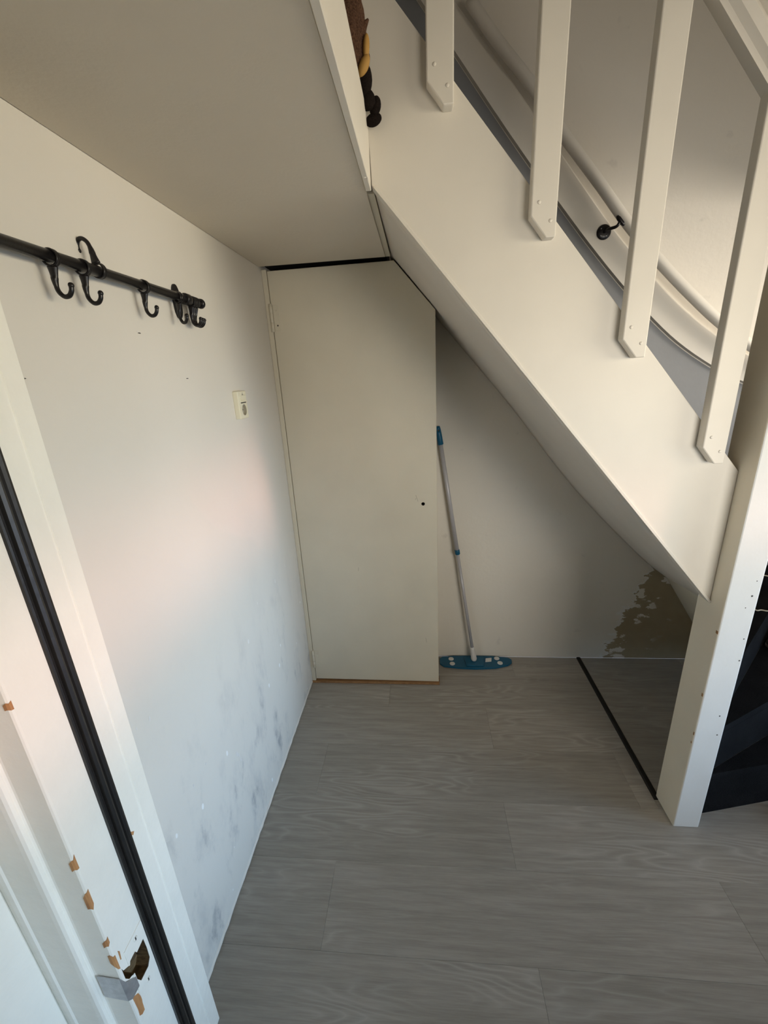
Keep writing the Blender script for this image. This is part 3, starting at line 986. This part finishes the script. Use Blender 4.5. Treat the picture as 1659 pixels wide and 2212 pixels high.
# ------------------------------------------------------------------ flat mop
mop = empty('flat_mop', (0.285, 2.085, 0.0), 'blue flat mop with pale grey pole leaning on the wall beside the cupboard', 'mop')
YM = 2.085
hd = [(0.082, 2.074), (0.105, 2.052), (0.19, 2.041), (0.285, 2.036), (0.40, 2.043), (0.475, 2.068), (0.502, 2.092), (0.505, 2.118), (0.49, 2.133), (0.40, 2.146), (0.285, 2.148), (0.17, 2.145), (0.10, 2.137), (0.082, 2.122)]
bm = bmesh.new()
add_prism(bm, hd, 'z', 0.0, 0.012)
bevel(bm, 0.002)
adopt(from_bm('mop_board', bm, MT['blue']), mop)
bm = bmesh.new()
add_prism(bm, [(0.235, 2.05), (0.335, 2.05), (0.345, 2.13), (0.225, 2.13)], 'z', 0.0118, 0.018)
bevel(bm, 0.002)
adopt(from_bm('mop_hub', bm, MT['blue']), mop)
for (x, y) in ((0.150, 2.114), (0.154, 2.071), (0.420, 2.123), (0.432, 2.082)):
    adopt(lathe('cloth_button', [(0, 0.0155), (0.002, 0.0155), (0.003, 0.0135), (0.0025, 0.006)], (x, y, 0.012), (0, 0, 1), MT['white_plastic'], None, 22), mop)
bm = bmesh.new()
add_prism(bm, [(0.348, 2.088), (0.384, 2.093), (0.390, 2.125), (0.354, 2.119)], 'z', 0.0119, 0.0165)
bevel(bm, 0.0012)
adopt(from_bm('press_clip', bm, MT['white_plastic']), mop)
p0, p1 = Vector((0.2835, 2.100, 0.022)), Vector((0.084, 2.136, 1.392))
D = p1 - p0


def along(t):
    return p0 + D * t


bm = bmesh.new()
add_tube(bm, [along(-0.004), along(0.004), along(0.02), along(0.05), along(0.062)], [0.013, 0.0175, 0.0155, 0.0125, 0.012], 16)
adopt(from_bm('pole_joint', bm, MT['white_plastic'], None, True), mop)
adopt(tube('lower_pole', [along(0.055), along(0.51)], 0.0088, MT['alu'], None, 18), mop)
adopt(tube('collar', [along(0.492), along(0.494), along(0.510), along(0.512)], [0.0125, 0.014, 0.014, 0.0125], MT['blue'], None, 18), mop)
adopt(tube('upper_pole', [along(0.510), along(0.945)], 0.0112, MT['alu'], None, 18), mop)
g = adopt(tube('grip', [along(0.932), along(0.934), along(0.975), along(0.992), along(1.0)], [0.0135, 0.0152, 0.0135, 0.0115, 0.009], MT['blue'], None, 18), mop)
bm = bmesh.new()
c_ = along(0.985)
add_lathe(bm, [(-0.03, 0.0045), (0.03, 0.0045)], c_, (0, 1, 0), 14)
carve(g, bm, MT['blue'])

# ------------------------------------------------------------------ brown plush at the landing edge
pt = empty('plush_toy', (-0.16, 1.17, 2.2435), 'brown fleecy soft toy with mustard felt patches and black-brown paws on the landing edge', 'soft toy')
bm = bmesh.new()
for (c_, r, sx, sy, sz) in (((-0.146, 1.165, 2.37), 0.06, 0.74, 0.7, 1.75), ((-0.146, 1.15, 2.46), 0.055, 0.80, 0.8, 1.6), ((-0.127, 1.18, 2.325), 0.04, 0.80, 0.8, 1.5)):
    add_ball(bm, c_, r, sx, sy, sz, 20)
body = from_bm('body', bm, MT['fur'], None, True)
adopt(body, pt)
rm = body.modifiers.new('r', 'REMESH')
rm.mode = 'VOXEL'
rm.voxel_size = 0.006
sm = body.modifiers.new('s', 'SMOOTH')
sm.iterations = 6
tx = bpy.data.textures.new('tuft', 'CLOUDS')
tx.noise_scale = 0.015
dm = body.modifiers.new('d', 'DISPLACE')
dm.texture = tx
dm.strength = 0.008
bm = bmesh.new()
add_tube(bm, [(-0.112, 1.168, 2.348), (-0.104, 1.168, 2.362), (-0.0935, 1.168, 2.372)], [0.011, 0.008, 0.0022], 8)
adopt(from_bm('fur_tuft', bm, MT['fur'], None, True), pt)
for (c_, r, sx, sy, sz, ang) in (((-0.1005, 1.160, 2.322), 0.015, 0.5, 0.75, 1.5, 0.12), ((-0.1075, 1.158, 2.290), 0.0145, 0.72, 0.75, 1.5, 0.55)):
    bm = bmesh.new()
    add_ball(bm, c_, r, sx, sy, sz, 16, Matrix.Rotation(ang, 3, 'Y'))
    adopt(from_bm('felt_patch', bm, MT['yellow'], None, True), pt)
for (c_, r, sx, sy, sz, ang) in (((-0.113, 1.18, 2.276), 0.026, 0.8, 0.9, 1.25, 0.15), ((-0.107, 1.19, 2.247), 0.019, 1, 1, 1, 0), ((-0.090, 1.207, 2.242), 0.0155, 0.85, 0.9, 1.25, 0.3), ((-0.096, 1.215, 2.221), 0.016, 1.25, 0.9, 0.75, -0.25)):
    bm = bmesh.new()
    add_ball(bm, c_, r, sx, sy, sz, 18, Matrix.Rotation(ang, 3, 'Y'))
    adopt(from_bm('paw', bm, MT['fur_dark'], None, True), pt)

# ------------------------------------------------------------------ bits on and by the lowest steps
tag(box('floor_mat', 1.3, 2.2, 0.62, 1.27, 0.0005, 0.012, MT['mat'], None, 0.003, 2), 'black pile floor mat lying in front of the lowest step', 'mat')
sh = empty('shoe', (1.60, 1.73, 0.4005), 'taupe fabric shoe standing on black carpeted step', 'shoe')
bm = bmesh.new()
secs = [(-0.075, 0.012, 0.024, 0.018), (-0.06, 0.032, 0.040, 0.03), (-0.02, 0.042, 0.05, 0.045), (0.05, 0.040, 0.062, 0.055), (0.12, 0.034, 0.085, 0.06), (0.17, 0.030, 0.088, 0.05), (0.185, 0.015, 0.07, 0.03)]
R_ = []
for t, w, h, _ in secs:
    R_.append([bm.verts.new((t, w * math.cos(a), max(0.012, 0.012 + h * math.sin(a)))) for a in [math.pi * k / 10 for k in range(11)]])
for a, b in zip(R_, R_[1:]):
    for k in range(10):
        bm.faces.new((a[k], a[k + 1], b[k + 1], b[k]))
    bm.faces.new((a[0], b[0], b[10], a[10]))
bm.faces.new(R_[0]); bm.faces.new(R_[-1])
up = from_bm('upper', bm, MT['shoe'], sh, True)
bm = bmesh.new()
add_prism(bm, [(-0.08, 0), (-0.065, 0.034), (-0.02, 0.046), (0.05, 0.042), (0.13, 0.036), (0.18, 0.028), (0.188, 0), (0.18, -0.028), (0.13, -0.036), (0.05, -0.042), (-0.02, -0.046), (-0.065, -0.034)], 'z', 0, 0.014)
bevel(bm, 0.003)
from_bm('sole', bm, MT['shoe'], sh)
sh.rotation_euler = (0, 0, math.radians(28))
bm = bmesh.new()
add_tube(bm, catmull([(1.70, 1.92, 0.63), (1.655, 1.955, 0.635), (1.58, 1.96, 0.64), (1.47, 1.84, 0.62), (1.425, 1.708, 0.606), (1.45, 1.70, 0.604), (1.48, 1.695, 0.604), (1.56, 1.74, 0.604), (1.62, 1.80, 0.604)], 6), 0.0028, 8)
tag(from_bm('cable', bm, MT['cable'], None, True), 'thin white cable looped on a black carpeted step', 'cable')
